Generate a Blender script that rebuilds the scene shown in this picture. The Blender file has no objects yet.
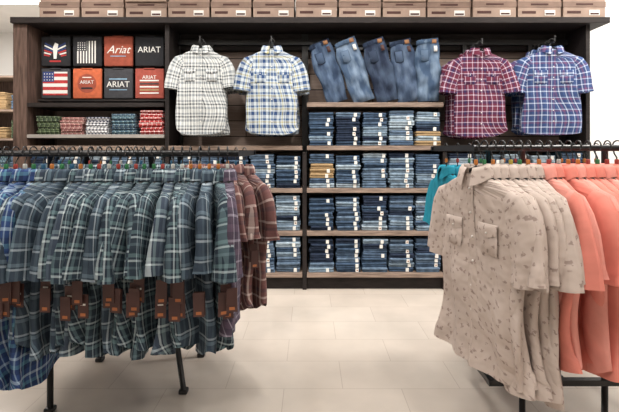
import bpy, math, random
from mathutils import Vector, Matrix
random.seed(11)
R=random.uniform
H=1.22
def lin(c):
    return tuple([((x/255)/12.92 if x/255<=0.04045 else ((x/255+0.055)/1.055)**2.4) for x in c])+(1,)
# ---------------- materials ----------------
def newmat(name,rough=0.6,metal=0.0,spec=None):
    m=bpy.data.materials.new(name); m.use_nodes=True
    nt=m.node_tree; b=nt.nodes['Principled BSDF']
    b.inputs['Roughness'].default_value=rough; b.inputs['Metallic'].default_value=metal
    if spec is not None: b.inputs['Specular IOR Level'].default_value=spec
    return m,nt,b
def noisy(name,c,rough=0.7,var=0.12,scale=20,metal=0,bump=0.0,bscale=200,coord='Object',stretch=(1,1,1),spec=None):
    m,nt,b=newmat(name,rough,metal,spec)
    tc=nt.nodes.new('ShaderNodeTexCoord'); mp=nt.nodes.new('ShaderNodeMapping'); mp.inputs['Scale'].default_value=stretch
    nt.links.new(tc.outputs[coord],mp.inputs['Vector'])
    n=nt.nodes.new('ShaderNodeTexNoise'); n.inputs['Scale'].default_value=scale; n.inputs['Detail'].default_value=4
    nt.links.new(mp.outputs[0],n.inputs['Vector'])
    r=nt.nodes.new('ShaderNodeValToRGB'); L=lin(c)
    r.color_ramp.elements[0].position=0.3; r.color_ramp.elements[1].position=0.7
    r.color_ramp.elements[0].color=tuple([x*(1-var*2) for x in L[:3]])+(1,)
    r.color_ramp.elements[1].color=tuple([min(1,x*(1+var*2)) for x in L[:3]])+(1,)
    nt.links.new(n.outputs[0],r.inputs[0]); nt.links.new(r.outputs[0],b.inputs['Base Color'])
    if bump:
        n2=nt.nodes.new('ShaderNodeTexNoise'); n2.inputs['Scale'].default_value=bscale
        nt.links.new(mp.outputs[0],n2.inputs['Vector'])
        bp=nt.nodes.new('ShaderNodeBump'); bp.inputs['Strength'].default_value=bump; bp.inputs['Distance'].default_value=0.01
        nt.links.new(n2.outputs[0],bp.inputs['Height']); nt.links.new(bp.outputs[0],b.inputs['Normal'])
    return m
def plaid(name,us,vs,period=0.09,rough=0.85,pv=None):
    m,nt,b=newmat(name,rough,0,0.15)
    uv=nt.nodes.new('ShaderNodeUVMap'); sp=nt.nodes.new('ShaderNodeSeparateXYZ'); nt.links.new(uv.outputs[0],sp.inputs[0])
    outs=[]
    for ax,st,p in ((0,us,period),(1,vs,pv or period)):
        d=nt.nodes.new('ShaderNodeMath'); d.operation='DIVIDE'; d.inputs[1].default_value=p
        nt.links.new(sp.outputs[ax],d.inputs[0])
        f=nt.nodes.new('ShaderNodeMath'); f.operation='FRACT'; nt.links.new(d.outputs[0],f.inputs[0])
        r=nt.nodes.new('ShaderNodeValToRGB'); cr=r.color_ramp; cr.interpolation='CONSTANT'
        cr.elements[0].position=0; cr.elements[0].color=lin(st[0][1])
        cr.elements[1].position=st[1][0]; cr.elements[1].color=lin(st[1][1])
        for pos,c in st[2:]:
            e=cr.elements.new(pos); e.color=lin(c)
        nt.links.new(f.outputs[0],r.inputs[0]); outs.append(r)
    mx=nt.nodes.new('ShaderNodeMix'); mx.data_type='RGBA'; mx.inputs[0].default_value=0.5
    nt.links.new(outs[0].outputs[0],mx.inputs[6]); nt.links.new(outs[1].outputs[0],mx.inputs[7])
    nt.links.new(mx.outputs[2],b.inputs['Base Color'])
    n2=nt.nodes.new('ShaderNodeTexNoise'); n2.inputs['Scale'].default_value=22; nt.links.new(uv.outputs[0],n2.inputs['Vector'])
    bp=nt.nodes.new('ShaderNodeBump'); bp.inputs['Strength'].default_value=.45; bp.inputs['Distance'].default_value=0.02
    nt.links.new(n2.outputs[0],bp.inputs['Height']); nt.links.new(bp.outputs[0],b.inputs['Normal'])
    return m
def printed(name,c,c2,scale=28,th=0.24):
    m,nt,b=newmat(name,0.85,0,0.15)
    uv=nt.nodes.new('ShaderNodeUVMap')
    n=nt.nodes.new('ShaderNodeTexNoise'); n.inputs['Scale'].default_value=110
    nt.links.new(uv.outputs[0],n.inputs['Vector'])
    mm=nt.nodes.new('ShaderNodeMix'); mm.data_type='VECTOR'; mm.inputs[0].default_value=0.024
    nt.links.new(uv.outputs[0],mm.inputs[4]); nt.links.new(n.outputs[1],mm.inputs[5])
    v=nt.nodes.new('ShaderNodeTexVoronoi'); v.inputs['Scale'].default_value=scale; v.voronoi_dimensions='2D'
    nt.links.new(mm.outputs[1],v.inputs['Vector'])
    r=nt.nodes.new('ShaderNodeValToRGB'); r.color_ramp.interpolation='LINEAR'
    r.color_ramp.elements[0].position=th; r.color_ramp.elements[0].color=lin(c2)
    r.color_ramp.elements[1].position=th+0.08; r.color_ramp.elements[1].color=lin(c)
    nt.links.new(v.outputs[0],r.inputs[0]); nt.links.new(r.outputs[0],b.inputs['Base Color'])
    n2=nt.nodes.new('ShaderNodeTexNoise'); n2.inputs['Scale'].default_value=12; nt.links.new(uv.outputs[0],n2.inputs['Vector'])
    bp=nt.nodes.new('ShaderNodeBump'); bp.inputs['Strength'].default_value=.7; bp.inputs['Distance'].default_value=0.03
    nt.links.new(n2.outputs[0],bp.inputs['Height']); nt.links.new(bp.outputs[0],b.inputs['Normal'])
    return m
M={}
M['black']=noisy('black_metal',(24,24,26),0.4,0.1,30)
M['blackwood']=noisy('black_laminate',(42,37,36),0.6,0.15,10,stretch=(1,6,6),spec=.2)
M['shelfwood']=noisy('grey_brown_wood',(138,120,108),0.6,0.2,6,stretch=(1,12,12),bump=0.1,bscale=60,spec=.2)
M['shelfgrey']=noisy('grey_shelf',(150,145,140),0.5,0.06,8)
M['colwood']=noisy('brown_wood',(92,74,66),0.6,0.25,5,stretch=(10,10,1),spec=.2)
M['wall']=noisy('wall_paint',(234,232,229),0.9,0.01,3)
M['ceil']=noisy('ceiling_paint',(232,230,226),0.95,0.02,3)
M['kraft']=noisy('kraft_cardboard',(156,134,120),0.8,0.06,12)
M['kraftlid']=noisy('kraft_lid',(128,106,94),0.8,0.06,12)
M['boxdark']=noisy('dark_print',(70,42,36),0.8,0.05,12)
M['white']=noisy('white_paper',(222,220,215),0.7,0.02,12)
M['tag']=noisy('brown_tag',(66,38,34),0.6,0.1,12)
M['tagor']=noisy('orange_print',(160,96,54),0.6,0.05,12)
M['tan']=noisy('tan_twill',(160,134,98),0.9,0.08,30,bump=0.1)
M['leather']=noisy('leather_patch',(140,98,64),0.6,0.1,30)
M['inside']=noisy('fabric_inside',(50,52,58),0.95,0.1,30)
M['button']=noisy('pearl_button',(220,215,210),0.3,0.02,12)
den=[(62,80,102),(90,108,128),(118,136,152),(40,50,68),(150,166,178),(72,90,112)]
for i,c in enumerate(den): M['den%d'%i]=noisy('denim_%d'%i,c,0.9,0.18,24,bump=0.25,bscale=300,spec=0.15)
mk=[(50,120,74),(160,62,54),(190,116,50),(190,190,185),(44,96,130),(180,160,66)]
for i,c in enumerate(mk): M['mk%d'%i]=noisy('size_marker_%d'%i,c,0.4,0.03,12)
def planks():
    m,nt,b=newmat('plank_panel',0.65,0,.2)
    tc=nt.nodes.new('ShaderNodeTexCoord'); mp=nt.nodes.new('ShaderNodeMapping'); mp.inputs['Rotation'].default_value=(math.pi/2,0,0)
    nt.links.new(tc.outputs['Object'],mp.inputs[0])
    br=nt.nodes.new('ShaderNodeTexBrick'); br.inputs['Scale'].default_value=1
    br.inputs['Brick Width'].default_value=1.22; br.inputs['Row Height'].default_value=0.15; br.inputs['Mortar Size'].default_value=0.004
    br.inputs['Color1'].default_value=lin((186,166,154)); br.inputs['Color2'].default_value=lin((156,138,128)); br.inputs['Mortar'].default_value=lin((35,28,26))
    nt.links.new(mp.outputs[0],br.inputs[0])
    mp2=nt.nodes.new('ShaderNodeMapping'); mp2.inputs['Scale'].default_value=(2,2,40); nt.links.new(tc.outputs['Object'],mp2.inputs[0])
    n=nt.nodes.new('ShaderNodeTexNoise'); n.inputs['Scale'].default_value=3; n.inputs['Detail'].default_value=6; nt.links.new(mp2.outputs[0],n.inputs['Vector'])
    mx=nt.nodes.new('ShaderNodeMix'); mx.data_type='RGBA'; mx.blend_type='MULTIPLY'; mx.inputs[0].default_value=0.7
    nt.links.new(br.outputs[0],mx.inputs[6])
    r=nt.nodes.new('ShaderNodeValToRGB'); r.color_ramp.elements[0].color=(.5,.5,.5,1); r.color_ramp.elements[0].position=.3; r.color_ramp.elements[1].position=.7
    nt.links.new(n.outputs[0],r.inputs[0]); nt.links.new(r.outputs[0],mx.inputs[7]); nt.links.new(mx.outputs[2],b.inputs['Base Color'])
    return m
M['planks']=planks()
def tiles():
    m,nt,b=newmat('floor_tiles',0.2)
    tc=nt.nodes.new('ShaderNodeTexCoord'); mp=nt.nodes.new('ShaderNodeMapping'); mp.inputs['Location'].default_value=(0.13,0.1,0)
    nt.links.new(tc.outputs['Object'],mp.inputs[0])
    br=nt.nodes.new('ShaderNodeTexBrick'); br.offset=0.5; br.inputs['Scale'].default_value=1
    br.inputs['Brick Width'].default_value=0.6; br.inputs['Row Height'].default_value=0.3; br.inputs['Mortar Size'].default_value=0.0025; br.inputs['Mortar Smooth'].default_value=0.5
    br.inputs['Color1'].default_value=lin((216,205,193)); br.inputs['Color2'].default_value=lin((211,199,187)); br.inputs['Mortar'].default_value=lin((192,179,167))
    nt.links.new(mp.outputs[0],br.inputs[0])
    n=nt.nodes.new('ShaderNodeTexNoise'); n.inputs['Scale'].default_value=2.5; n.inputs['Detail'].default_value=8; nt.links.new(tc.outputs['Object'],n.inputs['Vector'])
    r=nt.nodes.new('ShaderNodeValToRGB'); r.color_ramp.elements[0].color=(.82,.82,.82,1); r.color_ramp.elements[0].position=.3; r.color_ramp.elements[1].position=.7
    nt.links.new(n.outputs[0],r.inputs[0])
    mx=nt.nodes.new('ShaderNodeMix'); mx.data_type='RGBA'; mx.blend_type='MULTIPLY'; mx.inputs[0].default_value=1
    nt.links.new(br.outputs[0],mx.inputs[6]); nt.links.new(r.outputs[0],mx.inputs[7]); nt.links.new(mx.outputs[2],b.inputs['Base Color'])
    return m
M['tiles']=tiles()
# plaids
W=(204,206,204); G=(128,134,138); K=(44,48,56)
M['p_white']=plaid('plaid_white',[(0,W),(.14,G),(.32,W),(.46,K),(.58,W),(.7,G),(.84,W),(.92,K)],[(0,W),(.14,G),(.32,W),(.46,K),(.58,W),(.7,G),(.84,W)],.1)
W2=(186,194,198)
M['p_blue']=plaid('plaid_blue',[(0,W2),(.15,(46,68,108)),(.4,W2),(.48,(52,76,116)),(.55,W2),(.66,(170,158,90)),(.74,W2),(.82,(70,96,134)),(.95,W2)],[(0,W2),(.2,(50,74,112)),(.46,W2),(.62,(170,158,90)),(.7,W2),(.8,(70,96,134)),(.94,W2)],.1)
M['p_maroon']=plaid('plaid_maroon',[(0,(92,38,56)),(.22,(190,174,190)),(.3,(92,38,56)),(.42,(50,42,76)),(.62,(92,38,56)),(.75,(190,174,190)),(.82,(92,38,56))],[(0,(98,42,58)),(.25,(186,170,186)),(.34,(92,38,56)),(.52,(54,46,80)),(.75,(186,170,186)),(.83,(92,38,56))],.085)
M['p_navy']=plaid('plaid_navy',[(0,(50,66,106)),(.22,(185,195,215)),(.31,(50,66,106)),(.44,(108,72,102)),(.6,(50,66,106)),(.74,(180,190,210)),(.82,(60,80,122))],[(0,(54,72,112)),(.25,(185,195,215)),(.35,(50,68,108)),(.6,(102,68,98)),(.75,(165,178,202)),(.83,(50,70,108))],.09)
M['p_green']=plaid('plaid_green',[(0,(46,58,68)),(.2,(96,118,124)),(.36,(40,50,62)),(.46,(178,192,196)),(.55,(40,50,62)),(.68,(88,106,114)),(.82,(44,54,66)),(.9,(150,166,172)),(.96,(44,54,66))],[(0,(40,50,62)),(.22,(98,122,126)),(.38,(40,50,62)),(.48,(180,194,198)),(.57,(40,50,62)),(.78,(84,100,108)),(.9,(44,54,64))],.07)
M['p_green2']=plaid('plaid_green_pale',[(0,(62,72,86)),(.22,(122,142,148)),(.4,(50,60,74)),(.48,(192,204,208)),(.58,(62,72,86)),(.8,(94,108,122))],[(0,(54,64,78)),(.25,(114,134,140)),(.4,(54,64,78)),(.5,(188,202,206)),(.6,(54,64,78))],.075)
M['p_green3']=plaid('plaid_slate',[(0,(60,72,86)),(.25,(104,124,136)),(.42,(46,58,70)),(.5,(170,182,190)),(.6,(52,64,76)),(.85,(82,96,108))],[(0,(52,64,76)),(.25,(104,122,134)),(.42,(48,60,72)),(.5,(170,182,190)),(.6,(50,62,74))],.066)
M['p_purple']=plaid('plaid_purple',[(0,(76,66,80)),(.3,(150,144,158)),(.38,(76,66,80)),(.6,(58,54,68)),(.8,(175,170,182)),(.86,(76,66,80))],[(0,(70,62,76)),(.3,(150,144,158)),(.4,(74,64,78)),(.7,(96,80,96))],.07)
M['p_rust']=plaid('plaid_rust',[(0,(108,76,74)),(.22,(200,184,176)),(.34,(108,76,74)),(.48,(66,54,62)),(.66,(158,132,124)),(.78,(108,76,74))],[(0,(112,80,76)),(.25,(200,184,176)),(.36,(108,78,74)),(.6,(74,60,66)),(.8,(108,74,72))],.085)
M['p_royal']=plaid('plaid_royal',[(0,(48,68,112)),(.2,(146,168,188)),(.28,(48,68,112)),(.45,(36,48,80)),(.62,(90,136,154)),(.72,(48,68,112)),(.84,(190,202,214)),(.92,(48,68,112))],[(0,(50,72,116)),(.22,(164,184,202)),(.34,(48,68,110)),(.6,(36,48,78)),(.82,(84,126,146))],.075)
M['p_red']=plaid('plaid_red',[(0,(170,54,54)),(.4,(225,215,210)),(.6,(170,54,54))],[(0,(180,64,64)),(.4,(225,215,210)),(.6,(140,46,54))],.04)
M['p_olive']=plaid('plaid_olive',[(0,(84,98,70)),(.4,(150,160,130)),(.6,(50,60,50))],[(0,(84,98,70)),(.5,(60,70,60))],.04)
M['p_pink']=plaid('plaid_pink',[(0,(150,100,96)),(.4,(215,190,180)),(.6,(120,70,80))],[(0,(150,100,96)),(.5,(190,160,150))],.04)
M['p_stripe']=plaid('plaid_navywhite',[(0,(30,34,60)),(.5,(225,225,225))],[(0,(225,225,225)),(.5,(40,44,70))],.03)
M['p_grey']=plaid('plaid_grey',[(0,(90,110,125)),(.4,(170,190,190)),(.6,(60,80,100))],[(0,(90,120,125)),(.5,(70,90,110))],.04)
M['cream']=printed('taupe_horse_print',(194,179,170),(156,139,132),32,.12)
M['coral']=noisy('coral_cotton',(226,140,126),0.85,0.04,14,coord='UV',spec=.15,bump=.6,bscale=14)
M['coral2']=noisy('coral_cotton_pale',(230,156,144),0.85,0.04,14,coord='UV',spec=.15,bump=.6,bscale=14)
M['teal']=noisy('teal_cotton',(40,134,156),0.85,0.05,14,coord='UV',spec=.15,bump=.4,bscale=16)
for n,c in dict(teeblk=(34,34,38),teerust=(150,74,56),teechar=(58,58,62),teered=(155,74,62),teeor=(190,96,62),flagr=(175,54,54),flagb=(46,62,110),cyan=(140,175,200)).items():
    M[n]=noisy(n,c,0.9,0.08,30)
# ---------------- mesh builder ----------------
class MB:
    def __init__(s): s.v=[];s.f=[];s.u=[];s.m=[];s.s=[];s.mats=[]
    def mi(s,m):
        if m not in s.mats: s.mats.append(m)
        return s.mats.index(m)
    def face(s,idx,uv,m,sm=True):
        s.f.append(idx); s.u.append(uv); s.m.append(s.mi(m)); s.s.append(sm)
    def grid(s,P,UV,m,closed=False,sm=True):
        b=len(s.v); nr=len(P); nc=len(P[0])
        for row in P: s.v.extend(row)
        for i in range(nr-1):
            for j in range(nc-1):
                a=b+i*nc+j
                s.face((a,a+1,a+nc+1,a+nc),(UV[i][j],UV[i][j+1],UV[i+1][j+1],UV[i+1][j]),m,sm)
    def box(s,x0,x1,y0,y1,z0,z1,m,T=None):
        b=len(s.v)
        for z in (z0,z1):
            for x,y in ((x0,y0),(x1,y0),(x1,y1),(x0,y1)):
                p=Vector((x,y,z)); s.v.append(tuple(T@p) if T else tuple(p))
        for q in ((3,2,1,0),(4,5,6,7),(0,1,5,4),(1,2,6,5),(2,3,7,6),(3,0,4,7)):
            s.face(tuple(b+k for k in q),[(s.v[b+k][0]+s.v[b+k][1],s.v[b+k][2]) for k in q],m,False)
    def rbox(s,c,h,r,m,T=None,wob=0.0,uo=(0,0)):
        r=min(r,min(h)*0.999)
        def cs(hh): return [-hh,-hh+.3*r,-hh+r,hh-r,hh-.3*r,hh] if hh>r*1.05 else [-hh,-hh*.6,0,hh*.6,hh]
        ph=R(0,6.28)
        def pt(p):
            i=[max(-(h[k]-r),min(h[k]-r,p[k])) for k in range(3)]
            d=Vector([p[k]-i[k] for k in range(3)])
            if d.length>1e-9: d.normalize(); d*=r
            q=Vector(i)+d
            if wob:
                q.z+=wob*math.sin(q.x*22+ph)*.6+wob*.3*math.sin(q.x*51+ph*2); q.y+=wob*math.sin(q.x*31+ph*1.7)
            q+=Vector(c)
            return tuple(T@q) if T else tuple(q)
        for ax in range(3):
            a,b2=[(1,2),(2,0),(0,1)][ax]
            for sg in (-1,1):
                P=[];U=[]
                for ca in cs(h[a]):
                    row=[];ur=[]
                    for cb in (cs(h[b2]) if sg<0 else cs(h[b2])[::-1]):
                        p=[0,0,0];p[ax]=sg*h[ax];p[a]=ca;p[b2]=cb
                        row.append(pt(p)); ur.append((p[0]+uo[0]+(p[1] if ax==0 else 0),p[2]+uo[1]+(p[1] if ax==2 else 0)))
                    P.append(row);U.append(ur)
                s.grid(P,U,m)
    def tube(s,pts,r,m,seg=8,T=None,caps=True):
        P=[];U=[];pts=[Vector(p) for p in pts]
        for i,p in enumerate(pts):
            d=(pts[min(i+1,len(pts)-1)]-pts[max(i-1,0)]).normalized()
            a=d.cross(Vector((0.13,1,0.07)) if abs(d.y)<.9 else Vector((1,0,.1))).normalized(); b=d.cross(a)
            row=[]
            for k in range(seg+1):
                t=2*math.pi*k/seg; q=p+(a*math.cos(t)+b*math.sin(t))*r
                row.append(tuple(T@q) if T else tuple(q))
            P.append(row);U.append([(k/seg,i) for k in range(seg+1)])
        base=len(s.v); s.grid(P,U,m)
        if caps:
            s.face(tuple(base+k for k in range(seg)),[(0,0)]*seg,m,False)
            e=base+(len(pts)-1)*(seg+1); s.face(tuple(e+k for k in range(seg))[::-1],[(0,0)]*seg,m,False)
    def obj(s,name,parent=None,bevel=0):
        me=bpy.data.meshes.new(name); me.from_pydata(s.v,[],s.f)
        for m in s.mats: me.materials.append(M[m])
        me.polygons.foreach_set('material_index',s.m); me.polygons.foreach_set('use_smooth',s.s)
        ul=me.uv_layers.new(name='UVMap'); flat=[]
        for u in s.u:
            for a in u: flat.extend(a)
        ul.data.foreach_set('uv',flat); me.update()
        o=bpy.data.objects.new(name,me); bpy.context.scene.collection.objects.link(o)
        if parent: o.parent=parent
        if bevel:
            b=o.modifiers.new('bevel','BEVEL'); b.width=bevel; b.segments=2; b.limit_method='ANGLE'
        return o
def interp(tab,z):
    for (z0,a0),(z1,a1) in zip(tab,tab[1:]):
        if z<=z0 and z>=z1:
            t=(z0-z)/(z0-z1); return a0+(a1-a0)*t
    return tab[-1][1]
# ---------------- shirt ----------------
def shirt(mb,x,y,z,theta,m,hem=-.75,sc=1.0,b=.028,fold=.012,detail=False,tag=False,marker=None,nb=.035,pocket=False,flare=0.0,drop=0.0,us=1.0):
    ct,st=math.cos(theta),math.sin(theta)
    tilt=R(-.04,.04) if drop else R(-.02,.02)
    def T0(u,n,w,d=0):
        u*=sc*us;n*=sc;w*=sc
        n2=n+tilt*w*.6
        return (x+u*ct+n2*st, y+u*st-n2*ct, z+w-d)
    def T(u,n,w): return T0(u,n,w,drop)
    uo=(R(0,1),R(0,1)); ph=[R(0,6.28) for _ in range(6)]
    tabA=[(-.07,.062),(-.082,.085),(-.098,.13),(-.118,.172),(-.14,.192),(-.18,.2),(-.3,.2),(-.45,.203),(hem,.215+flare)]
    tabB=[(-.07,nb*.9),(-.1,nb*.95),(-.14,b),(-.3,b*1.1),(hem,b*1.15)]
    zs=[-.07,-.076,-.082,-.09,-.098,-.108,-.118,-.129,-.14,-.16,-.19,-.23,-.28]
    n=12
    for i in range(1,n+1): zs.append(-.28+(hem+.28)*i/n)
    seg=40; P=[];U=[]
    k1=R(22,32);k2=R(40,55)
    def foldn(u,w):
        g=max(0,min(1,(-w-.12)/.4))
        return fold*g*(math.sin(u*k1+ph[0]+w*3)+.6*math.sin(u*k2+ph[1]-w*4))+ .5*fold*math.sin(w*18+ph[2]+u*10)*g
    sk=R(-.03,.03)
    for w in zs:
        a=interp(tabA,w); bb=interp(tabB,w); row=[];ur=[];arc=0;last=None
        g=max(0,min(1,(-w-.3)/.5))
        for k in range(seg+1):
            t=2*math.pi*k/seg+math.pi/2
            c,s_=math.cos(t),math.sin(t); e=.62
            uu=a*math.copysign(abs(c)**e,c); nn=bb*math.copysign(abs(s_)**.8,s_)
            ed=abs(c)**3
            uu+=ed*g*fold*1.3*math.sin(w*14+ph[3]+math.copysign(1,c)); nn+=foldn(uu,w)
            ww=w
            if w==hem: ww=w+.05*abs(c)**2.5+sk*uu*2
            elif w<hem+.06: ww=w+.02*abs(c)**2.5+sk*uu
            if last is not None: arc+=math.hypot(uu-last[0],nn-last[1])
            last=(uu,nn)
            row.append(T(uu,nn,ww)); ur.append((arc+uo[0],ww+uo[1]))
        P.append(row);U.append(ur)
    mb.grid(P,U,m)
    base=len(mb.v)
    for k in range(16):
        t=2*math.pi*k/16; mb.v.append(T(.06*math.cos(t),nb*.85*math.sin(t),-.078))
    mb.face(tuple(range(base,base+16)),[(0,0)]*16,'inside',False)
    # sleeves
    for sg in (-1,1):
        jit=R(-.02,.02); nz=R(-.014,.014); sl=R(-.015,.015)
        path=[(.15,-.155,.045),(.178,-.17,.058),(.198,-.205,.066),(.213,-.25,.07),(.224+jit*.5,-.3,.072),(.232+jit,-.345,.073),(.238+jit,-.385+sl,.073)]
        P=[];U=[]
        for i,(pu,pz,w) in enumerate(path):
            q0=path[max(i-1,0)];q1=path[min(i+1,len(path)-1)]
            d=Vector((q1[0]-q0[0],q1[1]-q0[1])).normalized(); pr=Vector((-d.y,d.x))
            if pr.x<0: pr=-pr
            row=[];ur=[]
            bs=b*(.85+.4*i/6)
            for k in range(25):
                t=2*math.pi*k/24
                cw=w*math.copysign(abs(math.cos(t))**.75,math.cos(t)); cn=bs*math.sin(t)
                cn+=fold*.7*(i/6)*math.sin(cw*60+ph[4]+i*.6)+nz*i/6
                cw+=fold*.45*(i/6)*math.sin(t*4+ph[5]+i*.5)
                if i==6: cn*=1.06
                row.append(T(sg*(pu+pr.x*cw),cn,pz+pr.y*cw)); ur.append((cw+uo[0]+.03*math.sin(t),.05*i+uo[1]))
            P.append(row);U.append(ur)
        if sg<0: P=[r[::-1] for r in P];U=[r[::-1] for r in U]
        mb.grid(P,U,m)
        inn=[]
        cx=sum(p[0] for p in P[-1][:-1])/24;cy=sum(p[1] for p in P[-1][:-1])/24;cz=sum(p[2] for p in P[-1][:-1])/24
        for p in P[-1]: inn.append((p[0]+(cx-p[0])*.12,p[1]+(cy-p[1])*.12,p[2]+(cz-p[2])*.1+.03))
        mb.grid([P[-1],inn],[U[-1],U[-1]],m)
    # collar
    P=[[],[],[],[],[]];U=[[],[],[],[],[]]
    K_=26
    for k in range(K_+1):
        t=math.pi/2+ .22+(2*math.pi-.44)*k/K_
        c,s_=math.cos(t),math.sin(t)
        front=max(0,s_)**2
        for i,(dr,dz) in enumerate([(-.004,0),(-.002,.034-.012*front),(.006,.038-.012*front),(.016,.026-.014*front),(.024+.012*front,-.004-.034*front)]):
            P[i].append(T((.062+dr)*c*1.05,(nb*.95+dr*.7)*s_,-.075+dz)); U[i].append((.13*k/K_*2+uo[0],dz+uo[1]))
    mb.grid(P,U,m)
    if detail:
        def fr(u,w): return interp(tabB,w)+foldn(u,w)+.0035
        P=[];U=[]
        for i in range(20):
            w=-.085+(hem+.085)*i/19
            P.append([T(u,fr(u,w)+(0 if abs(u)>.012 else .001),w) for u in (-.016,-.015,.015,.016)]); U.append([(u+uo[0]+.02,w+uo[1]) for u in (-.016,-.015,.015,.016)])
        mb.grid(P,U,m)
        for i in range(7):
            w=-.12-i*(-hem-.18)/6.5
            c=T(0,fr(0,w)+.002,w)
            mb.rbox(c,(.005,.005,.005),.005,'button')
    if pocket:
        for sg in (-1,1):
            P=[];U=[]
            for w in (-.235,-.237,-.30,-.33,-.332):
                hw=.048 if w>-.31 else (.044 if w>-.331 else .03)
                off=.005 if w not in (-.235,-.332) else .001
                P.append([T(sg*.092+u*hw,interp(tabB,w)*.93+foldn(sg*.092+u*hw,w)+off,w) for u in (-1,-.6,0,.6,1)]); U.append([(sg*.092+u*hw+.03+uo[0],w+.02+uo[1]) for u in (-1,-.6,0,.6,1)])
            mb.grid(P,U,m)
            P=[];U=[]
            for w,o in ((-.228,.003),(-.23,.007),(-.25,.008),(-.262,.007)):
                P.append([T(sg*.092+u*.05,interp(tabB,w)*.93+foldn(sg*.092+u*.05,w)+o,w-(.012*(1-abs(u)) if w==-.262 else 0)) for u in (-1,-.5,0,.5,1)]); U.append([(sg*.092+u*.05+.05+uo[0],w+.045+uo[1]) for u in (-1,-.5,0,.5,1)])
            mb.grid(P,U,m)
            mb.rbox(T(sg*.092,interp(tabB,-.258)*.93+foldn(sg*.092,-.258)+.008,-.258),(.004,.004,.004),.004,'button')
    # hanger
    hk=[]
    for k in range(9):
        t=-.6+ (math.pi+.6)*k/8
        hk.append(T0(.02*math.cos(t),0,-.004+.02*math.sin(t)))
    hk+= [T0(-.012,0,-.03),T0(0,0,-.045),T(0,0,-.06),T(0,0,-.085)]
    mb.tube(hk,.003,'black',5)
    for sg in (-1,1): mb.tube([T(0,0,-.05),T(sg*.05,0,-.064),T(sg*.15,0,-.128)],.009,'black',5)
    if marker is not None:
        c=T0(0,0,-.045,drop*.5); mb.rbox(c,(.007,.007,.011),.004,'mk%d'%marker)
    if tag:
        for j in range(2):
            c0=R(-.012,.012); w0=-.46+R(-.04,.03)
            for (u0,u1,wa,wb,mm) in ((.228,.231,w0-.035,w0+.045,'tag'),(.2312,.2318,w0-.028,w0-.018,'tagor'),(.2312,.2318,w0+.008,w0+.014,'white')):
                if mm=='white' and j: continue
                hw=.018 if mm=='tag' else .009
                u0+=j*.012+.014;u1+=j*.012+.014
                b0=len(mb.v)
                for w in (wa,wb):
                    for uu,nn in ((u0,-hw),(u1,-hw),(u1,hw),(u0,hw)): mb.v.append(T(uu,nn+c0,w))
                for q in ((3,2,1,0),(4,5,6,7),(0,1,5,4),(1,2,6,5),(2,3,7,6),(3,0,4,7)):
                    mb.face(tuple(b0+k for k in q),[(0,0)]*4,mm,False)
# ---------------- room ----------------
def slab(name,x0,x1,y0,y1,z0,z1,m,bevel=0):
    mb=MB(); mb.box(x0,x1,y0,y1,z0,z1,m); return mb.obj(name,bevel=bevel)
slab('floor',-6,5,-3,8,-.1,0,'tiles')
slab('ceiling',-6,5,-3,8,3.3,3.4,'ceil')
slab('wall_back',-2.58,5,4.36,4.5,0,3.3,'wall')
slab('wall_right',5,5.1,-3,4.5,0,3.3,'wall')
slab('wall_left',-6.1,-6,-3,8,0,3.3,'wall')
slab('wall_front',-6,5,-3.1,-3,0,3.3,'wall')
slab('wall_far',-6,-2.58,8,8.1,0,3.3,'wall')
slab('wall_partition',-2.58,-2.46,4.5,8,0,3.3,'wall')
slab('baseboard_back',2.62,5,4.345,4.36,0,.1,'white')
# ---------------- wall shelving ----------------
bays=[-2.54,-1.243,-.043,1.183,2.43]
mb=MB()
mb.box(-2.54,2.43,4.33,4.355,.1,2.3,'planks')
mb.box(-2.5,-1.25,4.3,4.329,1.63,2.3,'blackwood')
mb.box(-2.57,2.58,3.86,4.35,2.312,2.362,'blackwood')
mb.box(-2.45,2.43,4.24,4.329,2.16,2.311,'blackwood')
mb.box(-2.54,2.5,4.2,4.24,2.2,2.25,'black')
mb.box(-2.54,2.43,3.96,4.33,0,.112,'blackwood')
mb.box(-2.57,-2.45,3.9,4.35,0,2.311,'colwood')
for i,x in enumerate(bays[1:]):
    zt=2.311 if i in (0,3) else 1.2
    mb.box(x-.018,x+.018,3.925,4.33,0,zt,'blackwood')
    mb.box(x-.03,x+.03,4.235,4.329,0,2.311,'black')
for i in range(4):
    x0=bays[i]+.02;x1=bays[i+1]-.02
    if i==0:x0+=.07
    for zz in (1.257,.887,.515,.152):
        mb.box(x0,x1,3.9,4.328,zz-.038,zz,'shelfwood')
mb.box(bays[2]+.02,bays[3]-.02,3.9,4.328,1.595,1.633,'shelfwood')
mb.box(bays[0]+.09,bays[1]-.02,3.9,4.328,1.595,1.63,'blackwood')
mb.box(bays[0]+.09,bays[1]-.02,3.9,4.328,1.325,1.355,'shelfgrey')
mb.box(bays[0]+.09,bays[1]-.02,4.1,4.3,1.955,1.97,'blackwood')
mb.box(bays[0]+.09,bays[1]-.02,4.06,4.3,1.66,1.68,'blackwood')
armx=[(-.92,2.15),(-.32,2.15),(1.45,2.13),(2.06,2.15)]
for x,z in armx:
    mb.box(x-.006,x+.006,3.78,4.28,z-.02,z-.002,'black'); mb.box(x-.006,x+.006,3.775,3.785,z-.02,z+.03,'black')
    mb.box(x-.02,x+.02,4.2,4.24,z-.06,2.21,'black')
mb.box(bays[2]+.03,bays[3]-.03,4.04,4.06,2.12,2.14,'black')
for x in (.0,.3,.6,.9,1.13): mb.box(x-.006,x+.006,4.05,4.28,2.12,2.14,'black')
mb.obj('wall_shelving_unit',bevel=.002)
mb=MB()
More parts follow.
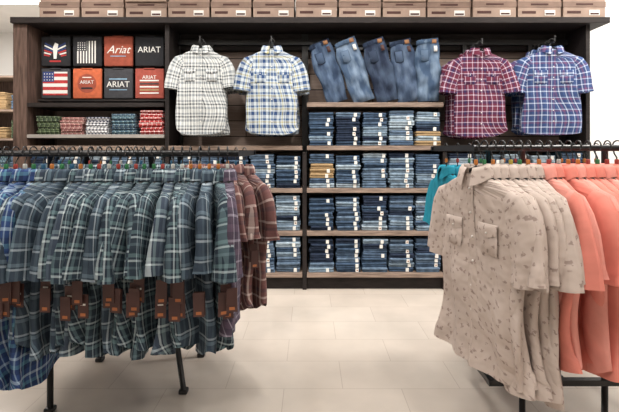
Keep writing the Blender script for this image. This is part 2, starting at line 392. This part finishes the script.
def shoebox(x0,x1,z,y0=3.9):
    d=R(-.01,.015); y0+=d; y1=y0+.28
    mb.box(x0+.004,x1-.004,y0+.004,y1,z,z+.1,'kraft')
    mb.box(x0,x1,y0,y1+.003,z+.095,z+.142,'kraftlid')
    w=x1-x0
    mb.box(x0+w*.62,x0+w*.86,y0+.0015,y0+.004,z+.025,z+.07,'white')
    mb.box(x0+w*.64,x0+w*.84,y0+.0005,y0+.0015,z+.03,z+.045,'boxdark')
    mb.box(x0+w*.1,x0+w*.42,y0+.002,y0+.004,z+.04,z+.062,'boxdark')
    mb.box(x0+w*.3,x0+w*.7,y0-.002,y0,z+.112,z+.126,'boxdark')
edges=[38,80,124,167,210,252,295,338,382,427,472,517,562,606]
for row in (0,1):
    for a,b_ in zip(edges,edges[1:]):
        xa=(a-309.5)/115.4+.006; xb=(b_-309.5)/115.4-.006
        shoebox(xa,xb,2.3625+row*.1435)
mb.obj('stacked_shoe_boxes')
def folded(cx,z0,top,mats,w=.222,th=.04,name='folded_jeans_stack',stick=True,y0=3.925,depth=.32,low=0):
    mb=MB(); z=z0+.0005; n=int((top-z0)/th)
    stx=R(.03,.06)
    for i in range(n):
        m=mats(i) if callable(mats) else mats
        t=(top-z0)/n
        T=Matrix.Translation((cx+R(-.005,.005),y0+depth/2+R(-.012,.012),z+t/2))@Matrix.Rotation(R(-.03,.03),4,'Z')@Matrix.Rotation(R(-.012,.012),4,'Y')
        ww=w/2+R(-.008,.003)
        hh=t/4
        for k in (-1,1):
            mb.rbox((0,-.004 if k>0 else R(0,.008),k*hh),(ww-R(0,.006),depth/2,hh*1.04),hh,m,T,wob=.003,uo=(R(0,1),R(0,1)))
        if stick and random.random()<.8:
            xs=stx+R(-.008,.008)
            mb.box(xs,xs+.026,-depth/2-.008,-depth/2+.02,-t*.38,t*.38,'white',T)
            if random.random()<.25: mb.box(xs+.008,xs+.02,-depth/2-.009,-depth/2-.008,-t*.1,t*.1,'tagor',T)
        z+=t
    return mb.obj(name)
for i in range(4):
    x0=bays[i]; wd=bays[i+1]-bays[i]
    if i==0: x0+=.07; wd-=.07
    rows=[.887,.515,.152]
    if i==2: rows=[1.257]+rows
    for zi,zz in enumerate(rows):
        for k in range(5):
            cx=x0+.03+(wd-.06)*(k+.5)/5
            base=random.choice([0,1,5,2,1,4,3])
            def mt(j,base=base,special=(i==2 and zi==0 and k==4),sp2=(i==2 and zi==1 and k==0)):
                if special and j<4: return ['tan','den4','tan','den3'][j]
                if sp2 and 1<j<5: return 'tan'
                return 'den%d'%(base if random.random()<.5 else random.choice([0,1,2,3,5,4]))
            folded(cx,zz,zz+R(.28,.31),mt)
for k,(px,mt,h) in enumerate([(46,'p_olive',.16),(70,'p_pink',.15),(96,'p_stripe',.15),(122,'p_grey',.18),(150,'p_red',.21)]):
    folded((px-309.5)/115.4,1.355,1.355+h,mt,w=.21,th=.028,name='folded_shirt_stack',stick=False)
def fadeden(name,c,c2):
    m,nt,b=newmat(name,.9,0,.15)
    uv=nt.nodes.new('ShaderNodeUVMap'); mp=nt.nodes.new('ShaderNodeMapping'); mp.inputs['Scale'].default_value=(14,5,1)
    nt.links.new(uv.outputs[0],mp.inputs[0])
    n=nt.nodes.new('ShaderNodeTexNoise'); n.inputs['Scale'].default_value=1; n.inputs['Detail'].default_value=5; nt.links.new(mp.outputs[0],n.inputs['Vector'])
    r=nt.nodes.new('ShaderNodeValToRGB'); r.color_ramp.elements[0].color=lin(c); r.color_ramp.elements[0].position=.4; r.color_ramp.elements[1].color=lin(c2); r.color_ramp.elements[1].position=.68
    nt.links.new(n.outputs[0],r.inputs[0]); nt.links.new(r.outputs[0],b.inputs['Base Color'])
    return m
fd=[((48,62,84),(92,110,134)),((68,86,110),(126,144,164)),((38,46,64),(70,84,104)),((56,70,92),(96,112,134)),((62,80,104),(114,132,152))]
for i,(a,b_) in enumerate(fd): M['fd%d'%i]=fadeden('faded_denim_%d'%i,a,b_)
def jeans(px_top,px_bot,i):
    mb=MB(); m='fd%d'%i; wb='den%d'%[3,5,3,3,0][i]
    y=[4.03,4.0,3.97,4.0,3.98][i]; xt=(px_top-309.5)/114; xb=(px_bot-309.5)/114
    zt=2.2-R(0,.025); zb=1.65
    ang=math.atan2(xb-xt,zt-zb); L=math.hypot(xb-xt,zt-zb)
    ca,sa=math.cos(ang),math.sin(ang)
    def T(u,n,w): return (xt+u*ca*.94-w*sa, y-n, zt+u*sa*.95+w*ca)
    tab=[(0,.098),(-.04,.1),(-.12,.118),(-.25,.12),(-.4,.108),(-L,.1)]
    tb=[(0,.022),(-.1,.035),(-.3,.04),(-L+.03,.035),(-L,.012)]
    ph=R(0,6); uo=(R(0,1),R(0,1))
    P=[];U=[];N=26
    for a in range(N+1):
        w=-L*a/N; row=[];ur=[]
        for k in range(37):
            t=2*math.pi*k/36; c,s_=math.cos(t),math.sin(t)
            uu=interp(tab,w)*math.copysign(abs(c)**.7,c)+.008*math.sin(w*20+ph)
            nn=interp(tb,w)*math.copysign(abs(s_)**.8,s_)
            cre=math.exp(-((uu-.02)/.014)**2)*.02*min(1,-w/.15) if s_>0 else 0
            nn+=-cre+.007*math.sin(w*35+uu*20+ph)+.005*math.sin(w*60-uu*35+ph)
            row.append(T(uu,nn,w)); ur.append((uu+uo[0],w+uo[1]))
        P.append(row);U.append(ur)
    mb.grid(P,U,m)
    b0=len(mb.v); mb.v.extend(P[1][:-1]); mb.face(tuple(range(b0,b0+36)),[(0,0)]*36,'inside',False)
    b0=len(mb.v); mb.v.extend(P[-1][:-1]); mb.face(tuple(range(b0,b0+36)),[(0,0)]*36,m,False)
    P=[];U=[]
    for w,o in ((.004,.0),(.003,.004),(-.034,.005),(-.036,.001)):
        row=[]
        for k in range(31):
            t=2*math.pi*k/30; c,s_=math.cos(t),math.sin(t)
            row.append(T((.099+o)*math.copysign(abs(c)**.7,c),(.024+o)*math.copysign(abs(s_)**.8,s_)+.003,w+.012*c))
        P.append(row);U.append([(k*.01,w) for k in range(31)])
    mb.grid(P,U,wb)
    def patch(u0,u1,w0,w1,off,mm,tip=0):
        P=[]
        for w,oo in ((w0,0),(w0-.002,off),((w0+w1)/2,off),(w1,off),(w1-.002,0)):
            P.append([T(u,interp(tb,w)*.97+.004+oo*(0 if q in(0,4) else 1),w-(tip*(1-abs(q-2)/2) if w<=w1 else 0)) for q,u in enumerate([u0,u0+.003,(u0+u1)/2,u1-.003,u1])])
        mb.grid(P,[[(0,0)]*5]*5,mm)
    patch(-.078,.002,-.09,-.18,.005,wb,.02)
    patch(-.074,-.002,-.094,-.176,.0058,m,.018)
    patch(.035,.08,.0,-.035,.009,'leather')
    for u in (-.06,0.02): patch(u,u+.01,.006,-.04,.010,wb)
    patch(.05,.082,-.06,-.11,.012,'white' if i in(1,4) else 'tag')
    return mb.obj('hanging_jeans')
for i,(a,b_) in enumerate([(319,339),(345,365),(373,389),(401,410),(428,430)]): jeans(a,b_,i)
def txt(mb,s,cx,cz,y,size,m,shear=0):
    cu=bpy.data.curves.new('t','FONT'); cu.body=s; cu.size=size; cu.align_x='CENTER'; cu.align_y='CENTER'; cu.shear=shear; cu.extrude=.0008
    o=bpy.data.objects.new('t',cu); bpy.context.scene.collection.objects.link(o)
    bpy.context.view_layer.update()
    me=o.to_mesh(); b0=len(mb.v)
    for v in me.vertices: mb.v.append((cx+v.co.x,y-v.co.z,cz+v.co.y))
    for p in me.polygons: mb.face(tuple(b0+k for k in p.vertices),[(0,0)]*len(p.vertices),m,False)
    o.to_mesh_clear(); bpy.data.objects.remove(o); bpy.data.curves.remove(cu)
def tee(cx,cz,m,kind):
    mb=MB(); y=4.06; h=.136
    mb.rbox((cx,y,cz),(.13,.014,h),.012,m,wob=.001)
    f=y-.0155
    mb.rbox((cx,y-.008,cz+h-.004),(.05,.014,.006),.005,m)
    B=lambda x0,x1,z0,z1,mm,k=0: mb.box(cx+x0,cx+x1,f-.0015-k*.001,f,cz+z0,cz+z1,mm)
    if kind=='flag':
        for i in range(7): B(-.11,.11,-.105+i*.03,-.105+i*.03+.015,'flagr' if i%2==0 else 'white'); B(-.11,.11,-.09+i*.03,-.075+i*.03,'white' if i%2==0 else 'flagr')
        B(-.11,-.01,.015,.105,'flagb',1)
        for a in range(4):
            for b2 in range(3): B(-.1+a*.024,-.092+a*.024,.027+b2*.027,.035+b2*.027,'white',2)
    elif kind=='vflag':
        for i in range(7): B(-.088+i*.026,-.076+i*.026,-.11,.09 if i>2 else .0,'white')
        B(-.09,-.0,.0,.09,'teechar',1)
        for a in range(4):
            for b2 in range(4): B(-.082+a*.02,-.074+a*.02,.008+b2*.02,.016+b2*.02,'white',2)
    elif kind=='eagle':
        for sgn in (-1,1):
            for i in range(6):
                T=Matrix.Translation((cx+sgn*(.045+.006*i),f-.001,cz+.045-i*.017))@Matrix.Rotation(-sgn*(.5-.06*i),4,'Y')
                mb.box(-.055+.006*i,.055-.006*i,-.001,.001,-.006,.006,['flagb','white','flagb','flagr','white','flagr'][i],T)
        b0=len(mb.v)
        for px,pz in ((-.02,.03),(0,.075),(.03,.06),(.022,.02),(.012,-.07),(-.012,-.07)): mb.v.append((cx+px,f-.003,cz+pz))
        mb.face(tuple(range(b0,b0+6)),[(0,0)]*6,'white',False); B(-.05,.05,-.1,-.085,'flagr')
    elif kind=='script':
        txt(mb,'Ariat',cx,cz+.01,f-.001,.1,'white',.4); B(-.07,.07,-.05,-.043,'cyan')
    elif kind=='word': txt(mb,'ARIAT',cx,cz+.01,f-.001,.074,'white')
    elif kind=='wordc': txt(mb,'ARIAT',cx,cz-.01,f-.001,.074,'white'); B(-.08,.08,.035,.045,'cyan'); B(-.08,.08,-.06,-.054,'cyan')
    elif kind=='round':
        b0=len(mb.v)
        for k in range(24):
            t=2*math.pi*k/24; mb.v.append((cx+.085*math.cos(t),f-.001,cz+.085*math.sin(t)))
        mb.face(tuple(range(b0,b0+24)),[(0,0)]*24,'teerust',False)
        txt(mb,'ARIAT',cx,cz+.01,f-.003,.045,'white'); B(-.05,.05,-.05,-.035,'teeblk',1); B(-.04,.04,.05,.058,'white',1)
    elif kind=='red':
        txt(mb,'ARIAT',cx,cz+.055,f-.001,.045,'white')
        for i in range(5): B(-.085,.085,.02-i*.028,.032-i*.028,['white','teechar','white','tan','white'][i])
    mb.obj('folded_graphic_tshirt')
xs=[-2.285,-2.0,-1.72,-1.44]
for x,(m,k) in zip(xs,[('teeblk','eagle'),('teeblk','vflag'),('teerust','script'),('teeblk','word')]): tee(x,2.11,m,k)
for x,(m,k) in zip(xs,[('teechar','flag'),('teeor','round'),('teechar','wordc'),('teered','red')]): tee(x,1.818,m,k)
for (x,z),m,sc,us,nm in zip(armx,['p_white','p_blue','p_maroon','p_navy'],[1.06,1.1,1.08,1.12],[.94,.96,.97,1.02],['white_plaid_shirts','blue_plaid_shirts','maroon_plaid_shirts','navy_plaid_shirts']):
    mb=MB()
    for k in range(4):
        yy=3.83+k*.085
        shirt(mb,x+R(-.02,.02)*(k>0),yy,z,R(-.08,.08),m,hem=(-.80+R(-.015,.01)*(k>0))/sc,sc=sc,us=us,b=.03,fold=.011,detail=(k==0),pocket=(k==0),nb=.036)
    mb.obj('display_'+nm)
# ---------------- racks ----------------
def rack(name,x0,x1,ya,yb,zr,feet,low=None):
    mb=MB(); r=.0125; mb.tube([(x0,ya,zr),(x1,ya,zr)],r,'black',12); mb.tube([(x0,yb,zr),(x1,yb,zr)],r,'black',12)
    for x in (x0+.02,x1-.02):
        mb.box(x-.013,x+.013,ya,yb,zr-.013,zr+.013,'black')
    for (xt,yt),(xf,yf) in feet:
        mb.tube([(xt,yt,zr),(xf,yf,.012)],.014,'black',10)
        mb.rbox((xf,yf,.012),(.022,.022,.012),.008,'black')
    if low:
        xa,xb,y0,y1,zl=low
        for y in (y0,y1): mb.box(xa,xb,y-.015,y+.015,zl-.013,zl+.013,'black')
        for x in (xa+.015,xb-.015): mb.box(x-.013,x+.013,y0,y1,zl-.0129,zl+.0129,'black')
    mb.obj(name)
zr=1.205
rack('clothing_rack',-1.5,-.29,1.85,2.42,zr,[((-.75,2.12),(-.632,2.26)),((-.7,2.42),(-.64,2.66)),((-1.15,2.0),(-1.21,2.1)),((-1.2,2.42),(-1.21,2.6))])
zq=1.228
rack('clothing_rack',.655,1.75,1.8,2.42,zq,[((.955,2.02),(.955,2.02)),((.955,2.4),(.955,2.4)),((1.325,2.02),(1.325,2.02)),((1.325,2.4),(1.325,2.4))],(.8,1.6,2.02,2.4,.18))
DR=.034
mb=MB(); mg=MB(); mp=MB()
x=-1.36
while x<-.32:
    if x<-1.07: tgt,m,hem=mb,'p_royal',-.82
    elif x>-.355: tgt,m,hem=mp,'p_purple',-.62
    else: tgt,m,hem=mg,random.choice(['p_green','p_green','p_green2','p_green3']),-.685+R(-.02,.03)
    shirt(tgt,x,1.85,zr+.012,math.radians(-90+R(-12,12)+(8 if x>-.5 else 0)),m,hem=hem,sc=1.06,b=.026,fold=.013,tag=(R(0,1)<.9),marker=random.choice([0,0,1,2,3,0,4]),nb=.024,drop=DR)
    x+=R(.034,.043)
mb.obj('hanging_blue_plaid_shirts'); mg.obj('hanging_green_plaid_shirts'); mp.obj('hanging_purple_plaid_shirts')
mb=MB();mg=MB(); x=-1.4
while x<-.68:
    shirt(mg,x,2.42,zr+.012,math.radians(-90+R(-8,8)),'p_green',hem=-.70,sc=1.03,b=.03,marker=random.choice([0,1,2,3,4]),nb=.026,drop=DR); x+=.055
for i,(x,a) in enumerate([(-.64,-88),(-.59,-85),(-.54,-81),(-.49,-76),(-.44,-70),(-.395,-63),(-.35,-55)]):
    shirt(mb,x,2.42,zr+.012,math.radians(a),'p_rust',hem=-.73,sc=1.07,b=.027,detail=(i==6),marker=random.choice([0,1,2,3,4]),nb=.026,tag=i<6,drop=DR)
mb.obj('hanging_rust_plaid_shirts'); mg.obj('hanging_green_plaid_shirts')
mb=MB()
for i,(x,a) in enumerate([(.665,-75),(.7,-78),(.735,-80),(.77,-82),(.805,-85),(.84,-87),(.875,-88)]):
    shirt(mb,x,1.8,zq+.012,math.radians(a+R(-2,2)),'cream',hem=-.725-.008*i,sc=1.15,b=.023,fold=.014,detail=(i==0),pocket=(i==0),marker=random.choice([3,5,2,0]),nb=.023,flare=.022,drop=DR)
mb.obj('hanging_taupe_print_shirts')
mb=MB(); x=.918;i=0
while x<1.7:
    shirt(mb,x,1.8,zq+.012,math.radians(-88+R(-7,7)),'coral' if i%3 else 'coral2',hem=-.70+R(-.025,.02),sc=1.12,b=.024,fold=.014,marker=random.choice([0,2,1,3,2]),nb=.023,drop=DR); x+=.039;i+=1
mb.obj('hanging_coral_shirts')
mb=MB()
for i in range(15):
    shirt(mb,.735+i*.062,2.42,zq+.012,math.radians(-84+R(-4,4)),'teal',hem=-.52,sc=1.0,b=.028,nb=.026,marker=random.choice([0,1,2]),drop=DR+.03)
mb.obj('hanging_teal_shirts')
mb=MB()
mb.box(-5.5,-3.6,7.0,7.5,0,.1,'blackwood'); mb.box(-5.5,-5.44,7,7.5,0,2.4,'colwood'); mb.box(-3.66,-3.6,7,7.5,0,2.4,'colwood'); mb.box(-5.44,-3.66,7.46,7.5,.1,2.4,'colwood')
for z in (.5,.95,1.4,1.85,2.38): mb.box(-5.44,-3.66,7,7.46,z-.03,z,'shelfwood')
mb.obj('display_shelf')
for z in (.5,.95,1.4,1.85):
    for k in range(5): folded(-5.2+k*.33,z,z+R(.15,.3),random.choice(['p_grey','p_pink','den1','tan','p_olive']),w=.26,name='folded_shirt_stack',stick=False,y0=7.03)
# ---------------- lights ----------------
me,nt,b=newmat('light_panel'); b.inputs['Emission Color'].default_value=(1,.96,.9,1); b.inputs['Emission Strength'].default_value=3; M['emit']=me
def fixture(x,y,w,d,power):
    e=bpy.data.objects.new('ceiling_light',None); bpy.context.scene.collection.objects.link(e); e.location=(x,y,3.27)
    m2=MB(); m2.box(-w/2-.03,w/2+.03,-d/2-.03,d/2+.03,0,.03,'white'); m2.obj('housing',e)
    m2=MB(); m2.box(-w/2,w/2,-d/2,d/2,-.008,0,'emit'); m2.obj('diffuser',e)
    l=bpy.data.lights.new('lamp','AREA'); l.shape='RECTANGLE'; l.size=w; l.size_y=d; l.energy=power; l.color=(1,.965,.92)
    lo=bpy.data.objects.new('lamp',l); bpy.context.scene.collection.objects.link(lo); lo.parent=e; lo.location=(0,0,-.02)
for x in (-2.2,0,2.2):
    fixture(x,.2,1.0,.5,20); fixture(x,2.7,1.0,.35,36)
fixture(-4.2,5.8,1,1,110); fixture(3.6,3.2,.6,.6,75)
def spot(x,y,tx,ty,tz,power,ang=70):
    e=bpy.data.objects.new('track_spotlight',None); bpy.context.scene.collection.objects.link(e); e.location=(x,y,3.1)
    d=(Vector((tx,ty,tz))-Vector((x,y,3.1))).normalized()
    m2=MB(); m2.tube([(0,0,.2),(0,0,.02)],.01,'black'); m2.tube([tuple(-d*.09),tuple(d*.06)],.04,'black',16); m2.obj('can',e)
    l=bpy.data.lights.new('lamp','SPOT'); l.energy=power; l.spot_size=math.radians(ang); l.spot_blend=.8; l.shadow_soft_size=.06; l.color=(1,.96,.91)
    lo=bpy.data.objects.new('lamp',l); bpy.context.scene.collection.objects.link(lo); lo.parent=e; lo.location=d*.08
    lo.rotation_euler=d.to_track_quat('-Z','Y').to_euler()
for x in (-1.9,-.7,.55,1.8): spot(x,2.2,x,4.0,.95,82,75)
for x in (-.9,1.0): spot(x,.8,x,1.9,.7,58,75)
spot(.1,2.0,.1,2.9,0,50,60)
w=bpy.data.worlds.new('world'); bpy.context.scene.world=w; w.use_nodes=True
w.node_tree.nodes['Background'].inputs[0].default_value=(.9,.93,1,1); w.node_tree.nodes['Background'].inputs[1].default_value=.4
bpy.context.scene.view_settings.view_transform='Standard'
cam=bpy.data.cameras.new('camera'); co=bpy.data.objects.new('camera',cam); bpy.context.scene.collection.objects.link(co)
co.location=(0,0,H); co.rotation_euler=(math.pi/2,0,0); cam.lens=450*36/619; cam.sensor_width=36; cam.shift_y=-56/619; cam.clip_start=.05
bpy.context.scene.camera=co
